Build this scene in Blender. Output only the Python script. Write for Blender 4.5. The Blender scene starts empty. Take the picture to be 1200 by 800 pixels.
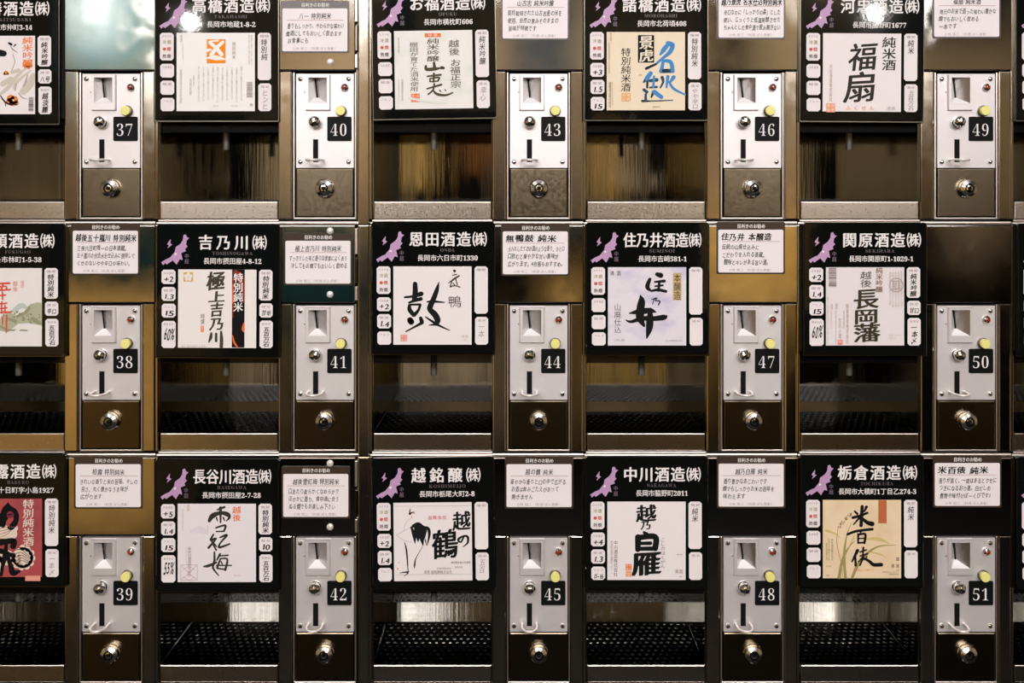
import bpy, math, random
from mathutils import Vector, geometry
random.seed(7)
S = bpy.context.scene
COL = S.collection

# ------------------------------------------------------------------ camera, light, exposure
EYE = 1.45            # eye height (m); pixel row 225 of the photograph
DIST = 1.35           # camera to the machine front
cam_d = bpy.data.cameras.new('camera'); cam = bpy.data.objects.new('camera', cam_d); COL.objects.link(cam)
cam.location = (0, -DIST, EYE); cam.rotation_euler = (math.pi / 2, 0, 0)
cam_d.sensor_width = 36; cam_d.lens = 36 * DIST / 1.2
cam_d.shift_y = -0.175 / 1.2
cam_d.clip_start = 0.02
S.camera = cam
S.view_settings.view_transform = 'Standard'; S.view_settings.look = 'None'
S.view_settings.gamma = 1.0; S.view_settings.use_curve_mapping = False
S.view_settings.exposure = -0.08
S.cycles.use_denoising = True
S.cycles.max_bounces = 10
S.cycles.sample_clamp_indirect = 6
w = bpy.data.worlds.new('world'); S.world = w; w.use_nodes = True
w.node_tree.nodes['Background'].inputs[0].default_value = (1.0, 0.86, 0.7, 1)
w.node_tree.nodes['Background'].inputs[1].default_value = 0.03

def lamp(name, kind, loc, target, energy, color, **kw):
    d = bpy.data.lights.new(name, kind); d.energy = energy; d.color = color
    for k, v in kw.items(): setattr(d, k, v)
    o = bpy.data.objects.new(name, d); COL.objects.link(o); o.location = loc
    o.rotation_euler = (Vector(target) - Vector(loc)).to_track_quat('-Z', 'Y').to_euler()
    return o
# two ceiling-track spots across the room and the shop's ceiling panel in front of the machine
lamp('track_spot_left', 'SPOT', (-1.42, -3.75, 2.20), (-0.1, 0, 1.2), 22, (1.0, 0.95, 0.93), spot_size=math.radians(60), spot_blend=0.6, shadow_soft_size=0.03)
lamp('track_spot_right', 'SPOT', (1.60, -3.75, 2.24), (0.1, 0, 1.2), 22, (1.0, 0.94, 0.92), spot_size=math.radians(60), spot_blend=0.6, shadow_soft_size=0.03)
lamp('ceiling_panel_light', 'AREA', (0, -3.2, 2.66), (0, 0, 1.0), 112, (1.0, 0.965, 0.975), shape='RECTANGLE', size=3.0, size_y=0.5)
lamp('machine_top_light', 'AREA', (0, -1.1, 2.66), (0, -0.8, 0), 14, (1.0, 0.965, 0.97), shape='RECTANGLE', size=2.4, size_y=0.3)
lamp('room_light', 'AREA', (0, -3.2, 2.66), (0, -3.7, 0), 72, (1.0, 0.93, 0.84), shape='RECTANGLE', size=3.2, size_y=0.4)  # added to light the opposite wall for the steel's reflections
lamp('added_left_light', 'SPOT', (-2.0, -1.9, 2.6), (-2.05, -3.5, 0.35), 230, (1.0, 0.88, 0.70), spot_size=math.radians(34), spot_blend=0.5, shadow_soft_size=0.04)  # added lamp, brightens the gold block mirrored at the left
lamp('added_board_light', 'SPOT', (1.2, -2.7, 2.6), (1.2, -4.4, 1.0), 130, (1.0, 0.88, 0.70), spot_size=math.radians(26), spot_blend=0.5, shadow_soft_size=0.04)  # added lamp, brightens the low golden board mirrored in the steel

# ------------------------------------------------------------------ materials
MATS = {}
def mat(name, color, rough=0.5, metal=0.0, spec=0.5, emit=None, estr=0.0, coat=0.0, noise=None, bump=None, tint=None, soft=False):
    """noise=(scale xyz, amount) varies roughness, bump=(scale xyz, strength, distance), tint=(scale, second colour, lo, hi)"""
    if name in MATS: return MATS[name]
    m = bpy.data.materials.new(name); m.use_nodes = True; MATS[name] = m
    nt = m.node_tree; b = nt.nodes['Principled BSDF']
    b.inputs['Base Color'].default_value = (*color, 1); b.inputs['Roughness'].default_value = rough
    b.inputs['Metallic'].default_value = metal; b.inputs['Specular IOR Level'].default_value = spec
    b.inputs['Coat Weight'].default_value = coat; b.inputs['Coat Roughness'].default_value = 0.08
    if emit: b.inputs['Emission Color'].default_value = (*emit, 1); b.inputs['Emission Strength'].default_value = estr
    if soft:                                              # bare steel: a mirror lobe without long tails
        gl = nt.nodes.new('ShaderNodeBsdfAnisotropic'); gl.distribution = 'BECKMANN'
        gl.inputs['Color'].default_value = (*color, 1); gl.inputs['Roughness'].default_value = rough
        nt.links.new(gl.outputs[0], nt.nodes['Material Output'].inputs[0]); b = gl
    def nz(scale, detail=3):
        g = nt.nodes.new('ShaderNodeNewGeometry'); mp = nt.nodes.new('ShaderNodeMapping'); mp.inputs['Scale'].default_value = scale
        n = nt.nodes.new('ShaderNodeTexNoise'); n.inputs['Scale'].default_value = 1.0; n.inputs['Detail'].default_value = detail
        nt.links.new(g.outputs['Position'], mp.inputs[0]); nt.links.new(mp.outputs[0], n.inputs['Vector']); return n.outputs['Fac']
    if noise:
        r = nt.nodes.new('ShaderNodeMapRange'); r.inputs[1].default_value = .3; r.inputs[2].default_value = .7
        r.inputs[3].default_value = max(.02, rough - noise[1]); r.inputs[4].default_value = rough + noise[1]
        nt.links.new(nz(noise[0]), r.inputs[0]); nt.links.new(r.outputs[0], b.inputs['Roughness'])
    if bump:
        bp = nt.nodes.new('ShaderNodeBump'); bp.inputs['Strength'].default_value = bump[1]; bp.inputs['Distance'].default_value = bump[2]
        nt.links.new(nz(bump[0], 2), bp.inputs['Height']); nt.links.new(bp.outputs[0], b.inputs['Normal'])
    if tint:
        r = nt.nodes.new('ShaderNodeMapRange'); r.inputs[1].default_value = tint[2]; r.inputs[2].default_value = tint[3]
        mx = nt.nodes.new('ShaderNodeMix'); mx.data_type = 'RGBA'
        mx.inputs[6].default_value = (*color, 1); mx.inputs[7].default_value = (*tint[1], 1)
        nt.links.new(nz(tint[0], 4), r.inputs[0]); nt.links.new(r.outputs[0], mx.inputs[0]); nt.links.new(mx.outputs[2], b.inputs['Base Color'])
    return m
def lin(r, g, b):
    f = lambda c: (c / 255 / 12.92) if c / 255 <= 0.04045 else ((c / 255 + 0.055) / 1.055) ** 2.4
    return (f(r), f(g), f(b))
def paint(r, g, b, rough=0.6):                       # a flat printed colour
    return mat('ink_%d_%d_%d' % (r, g, b), lin(r, g, b), rough, 0, .15)

STEEL = (0.66, 0.60, 0.52)
M_post = mat('brushed_steel_post', STEEL, 0.19, 1, noise=((60, 60, 60), .02), bump=((900, 900, 900), .02, .0003), soft=True)
M_panel = mat('polished_steel_panel', (0.62, 0.59, 0.54), 0.12, 1, noise=((30, 30, 30), .03), bump=((700, 700, 700), .015, .0003), soft=True)
M_door = mat('satin_steel_door', (0.19, 0.155, 0.105), 0.32, 1, noise=((300, 300, 300), .02), bump=((2000, 400, 400), .05, .0002), soft=True)
M_lip = mat('brushed_steel_lip', (0.78, 0.71, 0.64), 0.30, 1, noise=((500, 500, 500), .03), bump=((400, 400, 900), .02, .0005), soft=True)
M_rail = mat('bright_steel_rail', (0.86, 0.78, 0.72), 0.30, 1)
M_inner = mat('mirror_steel_lining', (0.34, 0.33, 0.30), 0.09, 1, noise=((90, 90, 6), .04), bump=((420, 420, 14), .045, .0008), soft=True)
M_grate = mat('dark_steel_grate', (0.035, 0.035, 0.036), 0.4, 1, soft=True)
M_pan = mat('polished_pan', (0.7, 0.68, 0.64), 0.15, 1)
M_plate = mat('satin_aluminium_plate', (0.74, 0.70, 0.70), 0.42, 0.5, noise=((400, 400, 400), .05), bump=((1800, 1800, 1800), .10, .0002))
M_chrome = mat('chrome', (0.82, 0.80, 0.78), 0.06, 1)
M_wire = mat('nickel_wire', (0.86, 0.80, 0.76), 0.3, 0.35)
M_black = mat('black_acrylic', (0.004, 0.0045, 0.004), 0.035, 0, .35, bump=((160, 160, 160), .015, .001))
M_dark = mat('black_plastic', (0.004, 0.004, 0.004), 0.35, 0, .06)
M_smoke = mat('smoked_acrylic', (0.004, 0.004, 0.004), 0.3, 0, .1)
_nt = M_smoke.node_tree; _mx = _nt.nodes.new('ShaderNodeMixShader'); _tr = _nt.nodes.new('ShaderNodeBsdfTransparent')
_tr.inputs[0].default_value = (.8, .76, .7, 1); _mx.inputs[0].default_value = 0.42
_nt.links.new(_nt.nodes['Principled BSDF'].outputs[0], _mx.inputs[1]); _nt.links.new(_tr.outputs[0], _mx.inputs[2]); _nt.links.new(_mx.outputs[0], _nt.nodes['Material Output'].inputs[0])
M_cavity = mat('dark_cavity', (0.006, 0.006, 0.006), 0.6, 0, .1)
M_frame = mat('dark_steel_frame', (0.16, 0.145, 0.12), 0.28, 1, soft=True)
M_paper = mat('label_paper', lin(236, 228, 228), 0.5, 0, .2)
M_card = mat('card_paper', lin(238, 230, 231), 0.5)
M_sleeve = mat('smoky_card_sleeve', lin(62, 50, 42), 0.25)
M_white = mat('white_lettering', lin(236, 230, 228), 0.5)
M_purple = mat('mauve_print', lin(188, 148, 186), 0.5)
M_dimpurple = mat('dim_mauve_print', lin(112, 92, 112), 0.5)
M_dimgrey = mat('dim_grey_print', lin(92, 82, 84), 0.5)
M_button = mat('pale_yellow_button', lin(238, 232, 140), 0.35)
M_red = mat('red_lens', (0.35, 0.02, 0.01), 0.08, 0, .8, coat=1)
M_badge = mat('black_badge', (0.006, 0.0075, 0.007), 0.4, 0, .08)
M_ink = paint(14, 14, 14)
M_pencil = paint(34, 32, 38)
M_faint = paint(168, 156, 160)

# ------------------------------------------------------------------ mesh builder (millimetres: u right, v down, y into the machine)
class MB:
    def __init__(self): self.v = []; self.f = []; self.m = []; self.mats = []
    def mi(self, m):
        if m not in self.mats: self.mats.append(m)
        return self.mats.index(m)
    def add(self, vs, fs, m):
        n = len(self.v); self.v += [(x / 1000, y / 1000, -z / 1000) for x, y, z in vs]
        k = self.mi(m)
        for f in fs: self.f.append(tuple(n + i for i in f)); self.m.append(k)
    def box(self, u0, u1, v0, v1, y0, y1, m, c=0.0):
        """box whose front (y0) edges are chamfered by c"""
        if c <= 0:
            vs = [(u0, y0, v0), (u1, y0, v0), (u1, y0, v1), (u0, y0, v1), (u0, y1, v0), (u1, y1, v0), (u1, y1, v1), (u0, y1, v1)]
            self.add(vs, [(0, 3, 2, 1), (4, 5, 6, 7), (0, 1, 5, 4), (1, 2, 6, 5), (2, 3, 7, 6), (3, 0, 4, 7)], m); return
        vs = []
        for (y, d) in ((y0, c), (y0 + c * .3, c * .3), (y0 + c, 0), (y1, 0)):
            vs += [(u0 + d, y, v0 + d), (u1 - d, y, v0 + d), (u1 - d, y, v1 - d), (u0 + d, y, v1 - d)]
        fs = [(0, 3, 2, 1), (12, 13, 14, 15)]
        for k in range(3):
            for i in range(4):
                j = (i + 1) % 4; fs.append((k * 4 + i, k * 4 + j, k * 4 + 4 + j, k * 4 + 4 + i))
        self.add(vs, fs, m)
    def rplate(self, u0, u1, v0, v1, y0, y1, m, r=3.0, c=0.0, seg=4, cut=False):
        """plate with rounded (or cut) corners, front edge chamfered by c"""
        def ring(d, y):
            out = []; rr = max(r - d, .05)
            for (cx, cy, a0) in ((u1 - r, v0 + r, -90), (u1 - r, v1 - r, 0), (u0 + r, v1 - r, 90), (u0 + r, v0 + r, 180)):
                for k in range(2 if cut else seg + 1):
                    a = math.radians(a0 + 90 * k / (1 if cut else seg)); out.append((cx + rr * math.cos(a), y, cy + rr * math.sin(a)))
            return out
        rings = [ring(c, y0), ring(0, y0 + c), ring(0, y1)] if c > 0 else [ring(0, y0), ring(0, y1)]
        n = len(rings[0]); vs = sum(rings, []); fs = [tuple(range(n)), tuple(range(len(vs) - 1, len(vs) - n - 1, -1))]
        for k in range(len(rings) - 1):
            for i in range(n):
                j = (i + 1) % n; fs.append((k * n + i, k * n + n + i, k * n + n + j, k * n + j))
        self.add(vs, fs, m)
    def lathe(self, u, v, prof, m, n=24):
        """profile [(radius, y)] turned about the y axis through (u, v); an (r, y, mat) entry switches the material"""
        for k in range(len(prof) - 1):
            (r0, y0), (r1, y1) = prof[k][:2], prof[k + 1][:2]
            mm = prof[k][2] if len(prof[k]) > 2 else m
            vs = []
            for i in range(n):
                a = 2 * math.pi * i / n
                vs.append((u + r0 * math.cos(a), y0, v + r0 * math.sin(a)))
            for i in range(n):
                a = 2 * math.pi * i / n
                vs.append((u + r1 * math.cos(a), y1, v + r1 * math.sin(a)))
            self.add(vs, [(i, (i + 1) % n, n + (i + 1) % n, n + i) for i in range(n)], mm)
        if prof[-1][0] > 0.2:
            r, y = prof[-1][:2]
            self.add([(u + r * math.cos(2 * math.pi * i / n), y, v + r * math.sin(2 * math.pi * i / n)) for i in range(n)], [tuple(range(n))], prof[-1][2] if len(prof[-1]) > 2 else m)
    def vlathe(self, u, y, prof, m, n=20):
        """profile [(radius, v)] turned about the vertical axis"""
        vs = []
        for (r, v) in prof:
            vs += [(u + r * math.cos(2 * math.pi * i / n), y + r * math.sin(2 * math.pi * i / n), v) for i in range(n)]
        fs = [(k * n + i, k * n + (i + 1) % n, k * n + n + (i + 1) % n, k * n + n + i) for k in range(len(prof) - 1) for i in range(n)]
        fs += [tuple(range(n)), tuple(range(len(vs) - n, len(vs)))]
        self.add(vs, fs, m)
    def tube(self, pts, r, m, n=10):
        P = [Vector(p) for p in pts]; vs = []
        for i, p in enumerate(P):
            t = (P[min(i + 1, len(P) - 1)] - P[max(i - 1, 0)]).normalized()
            a = t.cross(Vector((0, 0, 1)))
            if a.length < .1: a = t.cross(Vector((0, 1, 0)))
            a.normalize(); b = t.cross(a)
            for k in range(n):
                q = p + r * (math.cos(2 * math.pi * k / n) * a + math.sin(2 * math.pi * k / n) * b); vs.append(tuple(q))
        fs = [(i * n + k, i * n + (k + 1) % n, i * n + n + (k + 1) % n, i * n + n + k) for i in range(len(P) - 1) for k in range(n)]
        fs += [tuple(range(n)), tuple(range(len(vs) - n, len(vs)))]
        self.add(vs, fs, m)
    def poly(self, pts, y, m):
        tr = geometry.tessellate_polygon([[Vector((p[0], p[1], 0)) for p in pts]])
        self.add([(p[0], y, p[1]) for p in pts], [tuple(t) for t in tr], m)
    def rect(self, u0, v0, u1, v1, y, m): self.add([(u0, y, v0), (u1, y, v0), (u1, y, v1), (u0, y, v1)], [(0, 3, 2, 1)], m)
    def disc(self, u, v, r, y, m, n=20, r2=None):
        self.add([(u + r * math.cos(2 * math.pi * i / n), y, v + (r2 or r) * math.sin(2 * math.pi * i / n)) for i in range(n)], [tuple(range(n))], m)
    def ring(self, u, v, r0, r1, y, m, n=28):
        vs = [(u + r * math.cos(2 * math.pi * i / n), y, v + r * math.sin(2 * math.pi * i / n)) for r in (r0, r1) for i in range(n)]
        self.add(vs, [(i, (i + 1) % n, n + (i + 1) % n, n + i) for i in range(n)], m)
    def stroke(self, pts, y, m, sub=7):
        """brush stroke: points (u, v, width) through a smooth curve, round ends"""
        P = [Vector(p) for p in pts]; L = []
        if len(P) == 1: self.disc(P[0][0], P[0][1], P[0][2] / 2, y, m); return
        for i in range(len(P) - 1):
            p0, p1, p2, p3 = P[max(i - 1, 0)], P[i], P[i + 1], P[min(i + 2, len(P) - 1)]
            for k in range(sub):
                t = k / sub
                L.append(.5 * ((2 * p1) + (p2 - p0) * t + (2 * p0 - 5 * p1 + 4 * p2 - p3) * t * t + (3 * p1 - p0 - 3 * p2 + p3) * t ** 3))
        L.append(P[-1]); vs = []
        for i, p in enumerate(L):
            d = L[min(i + 1, len(L) - 1)] - L[max(i - 1, 0)]; l = math.hypot(d[0], d[1]) or 1
            nx, ny = -d[1] / l, d[0] / l; h = max(p[2], .2) / 2 * 1.2
            vs += [(p[0] + nx * h, y, p[1] + ny * h), (p[0] - nx * h, y, p[1] - ny * h)]
        self.add(vs, [(2 * i, 2 * i + 1, 2 * i + 3, 2 * i + 2) for i in range(len(L) - 1)], m)
        for p in (L[0], L[-1]): self.disc(p[0], p[1], max(p[2], .2) / 2 * 1.2, y - .006, m, 12)
    # --- writing
    def glyphs(self, placed, y, m):
        for (ch, off, sx, sy, ox, oy, shear) in placed:
            vs, fs = glyph(ch, min(off, 0))
            for i, (dx, dy) in enumerate(strikes(off * .55 if ch == '㈱' else off)): self.add([(ox + sx * (gx + dx) + shear * sy * gy, y - .02 * i, oy - sy * (gy + dy)) for gx, gy in vs], fs, m)
    def text(self, s, u0, u1, v0, v1, y, m, off=0.0, shear=0.0, pad=0.06, jit=0.0):
        """a horizontal line fitted into the box u0..u1, v0..v1"""
        x = 0; L = []
        for ch in s:
            a = advance(ch)
            if ch != ' ': L.append((ch, x))
            x += a + pad
        x -= pad; sx = (u1 - u0) / max(x, .1)
        asc, desc = (0.85, -0.09) if any(ord(c) > 0x2e80 and ord(c) < 0x10000 for c in s) else (0.72, 0.0)
        sy = (v1 - v0) / (asc - desc)
        self.glyphs([(ch, off, sx * (1 + random.uniform(-jit, jit)), sy * (1 + random.uniform(-jit, jit)), u0 + sx * px, v1 + sy * desc + random.uniform(-jit, jit) * sy, shear) for ch, px in L], y, m)
    def vtext(self, s, u0, u1, v0, v1, y, m, off=0.0, shear=0.0, jit=0.0, fill=.96):
        """a column of characters filling the box"""
        h = (v1 - v0) / len(s)
        for i, ch in enumerate(s):
            if ch != ' ': self.char(ch, u0, u1, v0 + i * h, v0 + i * h + h * fill, y, m, off, shear, jit)
    def char(self, ch, u0, u1, v0, v1, y, m, off=0.0, shear=0.0, jit=0.0, tight=False):
        vs, fs = glyph(ch, min(off, 0))
        x0, x1, y0, y1 = (min(p[0] for p in vs), max(p[0] for p in vs), min(p[1] for p in vs), max(p[1] for p in vs)) if tight else (0.02, .98, -.09, .85)
        sx = (u1 - u0) / (x1 - x0); sy = (v1 - v0) / (y1 - y0); j = random.uniform(-jit, jit) * sx
        for i, (dx, dy) in enumerate(strikes(off)): self.add([(u0 + j + (gx + dx - x0) * sx + shear * sy * (gy - .38), y - .02 * i, v1 - (gy + dy - y0 + (.07 * (gx - .5) if off >= .02 else 0)) * sy) for gx, gy in vs], fs, m)
    def mesh(self, name, smooth=False):
        me = bpy.data.meshes.new(name); me.from_pydata(self.v, [], self.f); me.update()
        for m in self.mats: me.materials.append(m)
        me.polygons.foreach_set('material_index', self.m)
        if smooth:
            me.polygons.foreach_set('use_smooth', [True] * len(self.f))
            me.set_sharp_from_angle(angle=math.radians(38))
        return me
def strikes(off):
    """bolder writing: the same glyph struck several times, a little apart"""
    if off < .006: return [(0, 0)]
    o = off * .95                                          # a broad brush held aslant
    return [(-o, -o * .5), (-o * .5, -o * .25), (0, 0), (o * .5, o * .25), (o, o * .5), (-o * .22, o * .42), (o * .22, -o * .42)]
GL = {}
def glyph(ch, off=0.0):
    k = (ch, round(off, 3))
    if k not in GL:
        c = bpy.data.curves.new('glyph', 'FONT'); c.body = ch; c.offset = off; c.resolution_u = 3
        o = bpy.data.objects.new('glyph', c); COL.objects.link(o)
        me = bpy.data.meshes.new_from_object(o)
        GL[k] = ([(v.co.x, v.co.y) for v in me.vertices], [tuple(p.vertices) for p in me.polygons])
        bpy.data.objects.remove(o); bpy.data.curves.remove(c); bpy.data.meshes.remove(me)
    return GL[k]
def advance(ch):
    o = ord(ch)
    if ch == ' ': return .35
    if 0x2e80 < o < 0x10000: return 1.0
    return max(p[0] for p in glyph(ch)[0]) + .06
SERIF_D = lambda s: ''.join(chr(0x1D7CE + int(c)) if c.isdigit() else c for c in s)
SERIF_A = lambda s: ''.join(chr(0x1D400 + ord(c) - 65) if c.isalpha() else c for c in s)

def obj(name, me, parent=None, loc=(0, 0, 0)):
    o = bpy.data.objects.new(name, me); COL.objects.link(o); o.location = loc
    if parent: o.parent = parent
    return o
def struct(name, me, loc=(0, 0, 0)):
    o = obj(name, me, None, loc); o['kind'] = 'structure'; return o

# ------------------------------------------------------------------ the place
PITCH, ROWH = 250.3, 271.5
X0 = lambda c: 184 + PITCH * (c - 2)                 # left edge of a unit in the front plane (mm from the picture's left)
WX = lambda x: (x - 600) / 1000
BASE = 263.5                                         # v of a unit's foot
def wall(name, x0, x1, y0, y1, z0, z1, m):
    b = MB(); b.box(x0 * 1000, x1 * 1000, -z1 * 1000, -z0 * 1000, y0 * 1000, y1 * 1000, m); return struct(name, b.mesh(name))
M_wall = mat('tan_plaster', lin(198, 178, 146), 0.8, 0, 0.1, tint=((2.2, 2.2, 2.2), lin(166, 144, 110), .4, .65))
M_wains = mat('dark_wood', lin(21, 20, 19), 0.5, 0, 0.06, tint=((14, 14, 1.2), lin(14, 13, 12), .4, .6))
M_floor = mat('dark_stone_floor', lin(22, 22, 23), 0.5, 0, 0.1, tint=((6, 6, 6), lin(16, 17, 18), .4, .6))
M_ceil = mat('ceiling_white', lin(205, 196, 184), 0.8)
M_teal = mat('teal_cloth', lin(28, 62, 68), 0.8, 0, 0.1)
M_gold = mat('golden_board', lin(218, 184, 118), 0.6, 0, 0.1, tint=((1.5, 1.5, 12), lin(196, 156, 86), .4, .6))
M_cream = mat('cream_board', lin(226, 206, 176), 0.6, 0, 0.1)
M_grey = mat('grey_panel', lin(84, 90, 98), 0.5, 0, 0.1); M_brown = mat('brown_board', lin(128, 84, 44), 0.6, 0, 0.1)
wall('floor', -3.2, 3.2, -4.6, 0.3, -0.06, 0, M_floor)
wall('ceiling', -3.2, 3.2, -4.6, 0.3, 2.72, 2.8, M_ceil)
wall('wall_behind_machine', -3.2, 3.2, 0.19, 0.3, 0, 2.72, M_wains)
wall('wall_opposite', -3.2, 3.2, -4.6, -4.5, 0, 2.72, M_wall)
wall('wall_left', -3.3, -3.2, -4.6, 0.3, 0, 2.72, M_wall)
wall('wall_right', 3.2, 3.3, -4.6, 0.3, 0, 2.72, M_wall)
zr = lambda r: EYE + (225 - ROWH * r - BASE) / 1000  # foot height of row r
LEFT, RIGHT = WX(X0(1) - 1.5), WX(X0(7) - 1.5)
wall('trim_plinth', LEFT, RIGHT, 0.0, 0.19, 0, zr(2), M_post)
wall('trim_fascia', LEFT, RIGHT, -0.004, 0.19, EYE + .225 + .0135, 2.3, M_panel)
wall('trim_left_of_machine', -3.2, LEFT, 0.0, 0.19, 0, 2.72, M_wains)
wall('trim_right_of_machine', RIGHT, 3.2, 0.0, 0.19, 0, 2.72, M_wains)
wall('trim_above_machine', LEFT, RIGHT, 0.0, 0.19, 2.3, 2.72, M_wains)
# opposite wall: some boards seen reflected, others added for tone in the steel
Y1 = -4.5
wall('trim_wainscot', -1.45, 3.2, Y1, Y1 + .03, 0, 1.28, M_wains)
wall('trim_teal_hanging', -2.32, -0.70, Y1, Y1 + .05, 0.84, 1.34, M_teal)
wall('trim_added_gold_block', -2.80, -1.50, -4.2, -3.5, 0, 0.95, M_gold)  # block added for a gold reflection in the left steel
wall('trim_middle_panel', -0.02, 0.34, Y1, Y1 + .04, 1.28, 2.72, M_grey)
wall('trim_added_dark_right', 0.36, 0.97, Y1, Y1 + .03, 1.28, 1.90, M_wains)  # flat dark panel added to darken the fourth chamber's reflection
wall('trim_dark_board', -0.64, -0.06, Y1, Y1 + .03, 1.28, 1.86, M_wains)
wall('trim_added_dark_mid', -1.76, -1.34, Y1 + .03, Y1 + .05, 1.30, 1.84, M_wains)  # flat dark panel put in so the second chamber mirrors dark
wall('trim_added_dark_left', -2.80, -2.40, Y1, Y1 + .03, 1.30, 1.84, M_wains)  # likewise added, darkens the leftmost chamber's reflection
wall('trim_right_board', 1.55, 2.1, Y1, Y1 + .03, 1.28, 1.78, M_wains)
wall('trim_golden_board', 0.40, 0.56, Y1 + .03, Y1 + .05, 1.40, 1.84, M_gold)
wall('trim_cream_upright', 0.585, 0.625, Y1 + .03, Y1 + .05, 1.48, 1.84, M_cream)
wall('trim_cream_ledge', 0.625, 0.76, Y1 + .03, Y1 + .05, 1.48, 1.53, M_cream)
wall('trim_golden_slat', -0.60, -0.43, Y1 + .03, Y1 + .05, 1.46, 1.80, M_gold)
wall('trim_brown_board', -0.26, -0.08, Y1 + .03, Y1 + .05, 1.55, 1.80, M_brown)
wall('trim_low_board', 0.95, 1.50, Y1 + .03, Y1 + .06, 0.86, 1.34, M_gold)
wall('trim_added_cream_strip', -1.47, -1.27, Y1 + .03, Y1 + .1, 0.40, 0.60, M_cream)  # pale strip added for a bright band in the middle-row chamber
wall('trim_added_pale_strip', -0.72, -0.06, Y1 + .03, Y1 + .1, 0.40, 0.60, M_cream)  # added strip, a paler band mirrored in the third chamber
wall('trim_added_gold_strip', 0.36, 0.85, Y1 + .03, Y1 + .1, 0.40, 0.60, M_gold)  # added strip, a golden band mirrored in the fourth chamber
wall('trim_small_board', 0.20, 0.36, Y1 + .03, Y1 + .06, 0.80, 1.06, M_gold)
wall('trim_square_plate', 2.24, 2.36, Y1 + .03, Y1 + .05, 1.10, 1.22, M_cream)
wall('trim_grey_panel', 1.80, 2.6, Y1, Y1 + .05, 2.24, 2.72, M_grey)
wall('trim_dark_post', -0.62, -0.50, Y1, Y1 + .03, 1.86, 2.44, M_grey)
wall('trim_dark_beam', 0.98, 1.16, Y1, Y1 + .12, 1.86, 2.72, M_wains)
M_added_glow = mat('added_glow', (.9, .9, .95), .4, emit=(0.93, 0.93, 1.0), estr=9.0)  # three glowing panels added for bright strips in the bottom-row chambers
wall('added_glow_left', -1.50, -1.24, Y1, Y1 + .03, 2.46, 2.71, M_added_glow)
wall('added_glow_middle', -0.80, -0.38, Y1, Y1 + .03, 2.46, 2.71, M_added_glow)
wall('added_glow_right', 1.52, 2.02, Y1 + .05, Y1 + .08, 2.46, 2.71, M_added_glow)
wall('window_1', -2.31, -1.82, Y1, Y1 + .02, 2.06, 2.66, mat('lit_window', (.35, .6, .66), .4, emit=(0.36, 0.72, 0.84), estr=.5))
wall('window_2', -2.20, -2.04, Y1 + .02, Y1 + .03, 2.24, 2.66, mat('lit_window_core', (.9, .95, 1), .4, emit=(0.85, 0.97, 1.0), estr=3))

# ------------------------------------------------------------------ shared meshes of one dispenser
def housing_mesh(divider):
    b = MB()
    b.box(-1.5, 1.6, -8, 257, -2, 174, M_post, .8)                        # thin left edge
    b.box(143, 158.5, 84, 257, -3, 174, M_post, 1.4)                      # post between chamber and coin bay
    if divider:
        b.box(235.8, 249, -8, BASE, -3, 174, M_post, 1.4)
        b.box(233.4, 235.2, -8, 257, 1, 174, M_frame)
    else:
        b.box(234.5, 248.6, 84, 257, -3, 174, M_post, 1.4)
    b.box(158.5, 234.5, 80, 257, 9, 174, M_cavity)                        # dark bay behind the coin panel
    for (u0, u1) in ((159.6, 161.6), (231.8, 233.6)): b.box(u0, u1, 85, 256.5, -1.5, 9, M_rail, .6)
    b.box(159.6, 233.6, 254.8, 257, -1.5, 9, M_rail, .6)
    b.box(1.6, 143, -7.9, 139, -2.7, 174, M_cavity)                            # body above the chamber
    b.box(143, 234.5, -8, 80, 1, 174, M_cavity)
    b.box(1.6, 143, 257, BASE, 0, 174, M_cavity); b.box(143, 234.5, 257, BASE, 0, 174, M_cavity)
    return b.mesh('housing')
def rail_mesh():
    b = MB()                                                              # two-step folded rail along the foot
    def fold(u0, u1, v0, v1, y):
        n = 6; vs = []
        for k in range(n + 1):
            a = math.pi * k / n; vs += [(u0, y - math.sin(a) * (v1 - v0) * .5, v0 + (v1 - v0) * (1 - math.cos(a)) / 2), (u1, y - math.sin(a) * (v1 - v0) * .5, v0 + (v1 - v0) * (1 - math.cos(a)) / 2)]
        b.add(vs, [(2 * k, 2 * k + 1, 2 * k + 3, 2 * k + 2) for k in range(n)], M_rail)
        b.add([vs[2 * k] for k in range(n + 1)], [tuple(range(n + 1))], M_rail); b.add([vs[2 * k + 1] for k in range(n + 1)], [tuple(range(n + 1))], M_rail)
    fold(2, 142.5, 257.2, 259.4, 0); fold(0, 143, 259.8, 263.4, 0); fold(143.2, 249, 258.8, 263.2, 0)
    return b.mesh('rail', True)
def chamber_mesh():
    b = MB()
    b.box(1.7, 3.0, 140, 256.5, 4, 174, M_inner); b.box(141.6, 142.9, 140, 256.5, 4, 174, M_inner)
    b.box(3, 141.6, 140, 256.5, 172, 174, M_inner)
    b.box(3, 141.6, 140, 141.2, 10, 172, M_inner)
    b.box(3, 141.6, 236.3, 238, 137, 172, M_inner)                        # smooth ledge behind the grate
    return b.mesh('chamber')
def guard_mesh():
    b = MB(); b.box(2, 142.6, 139, 155, 8, 10, M_smoke, .5); return b.mesh('splash_guard')
def spout_mesh():
    b = MB(); b.vlathe(71.5, 39, [(3.9, 141), (3.9, 173), (3.6, 174.2), (2.6, 174.4), (2.4, 170)], mat('satin_spout', (.28, .27, .25), .35, .7)); return b.mesh('spout', True)
def flange_mesh():
    b = MB(); b.vlathe(71.5, 39, [(3.4, 141.3), (8, 142), (8.5, 143.4), (3.4, 145.4)], mat('brass_flange', (.8, .58, .3), .2, 1)); return b.mesh('flange', True)
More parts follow.
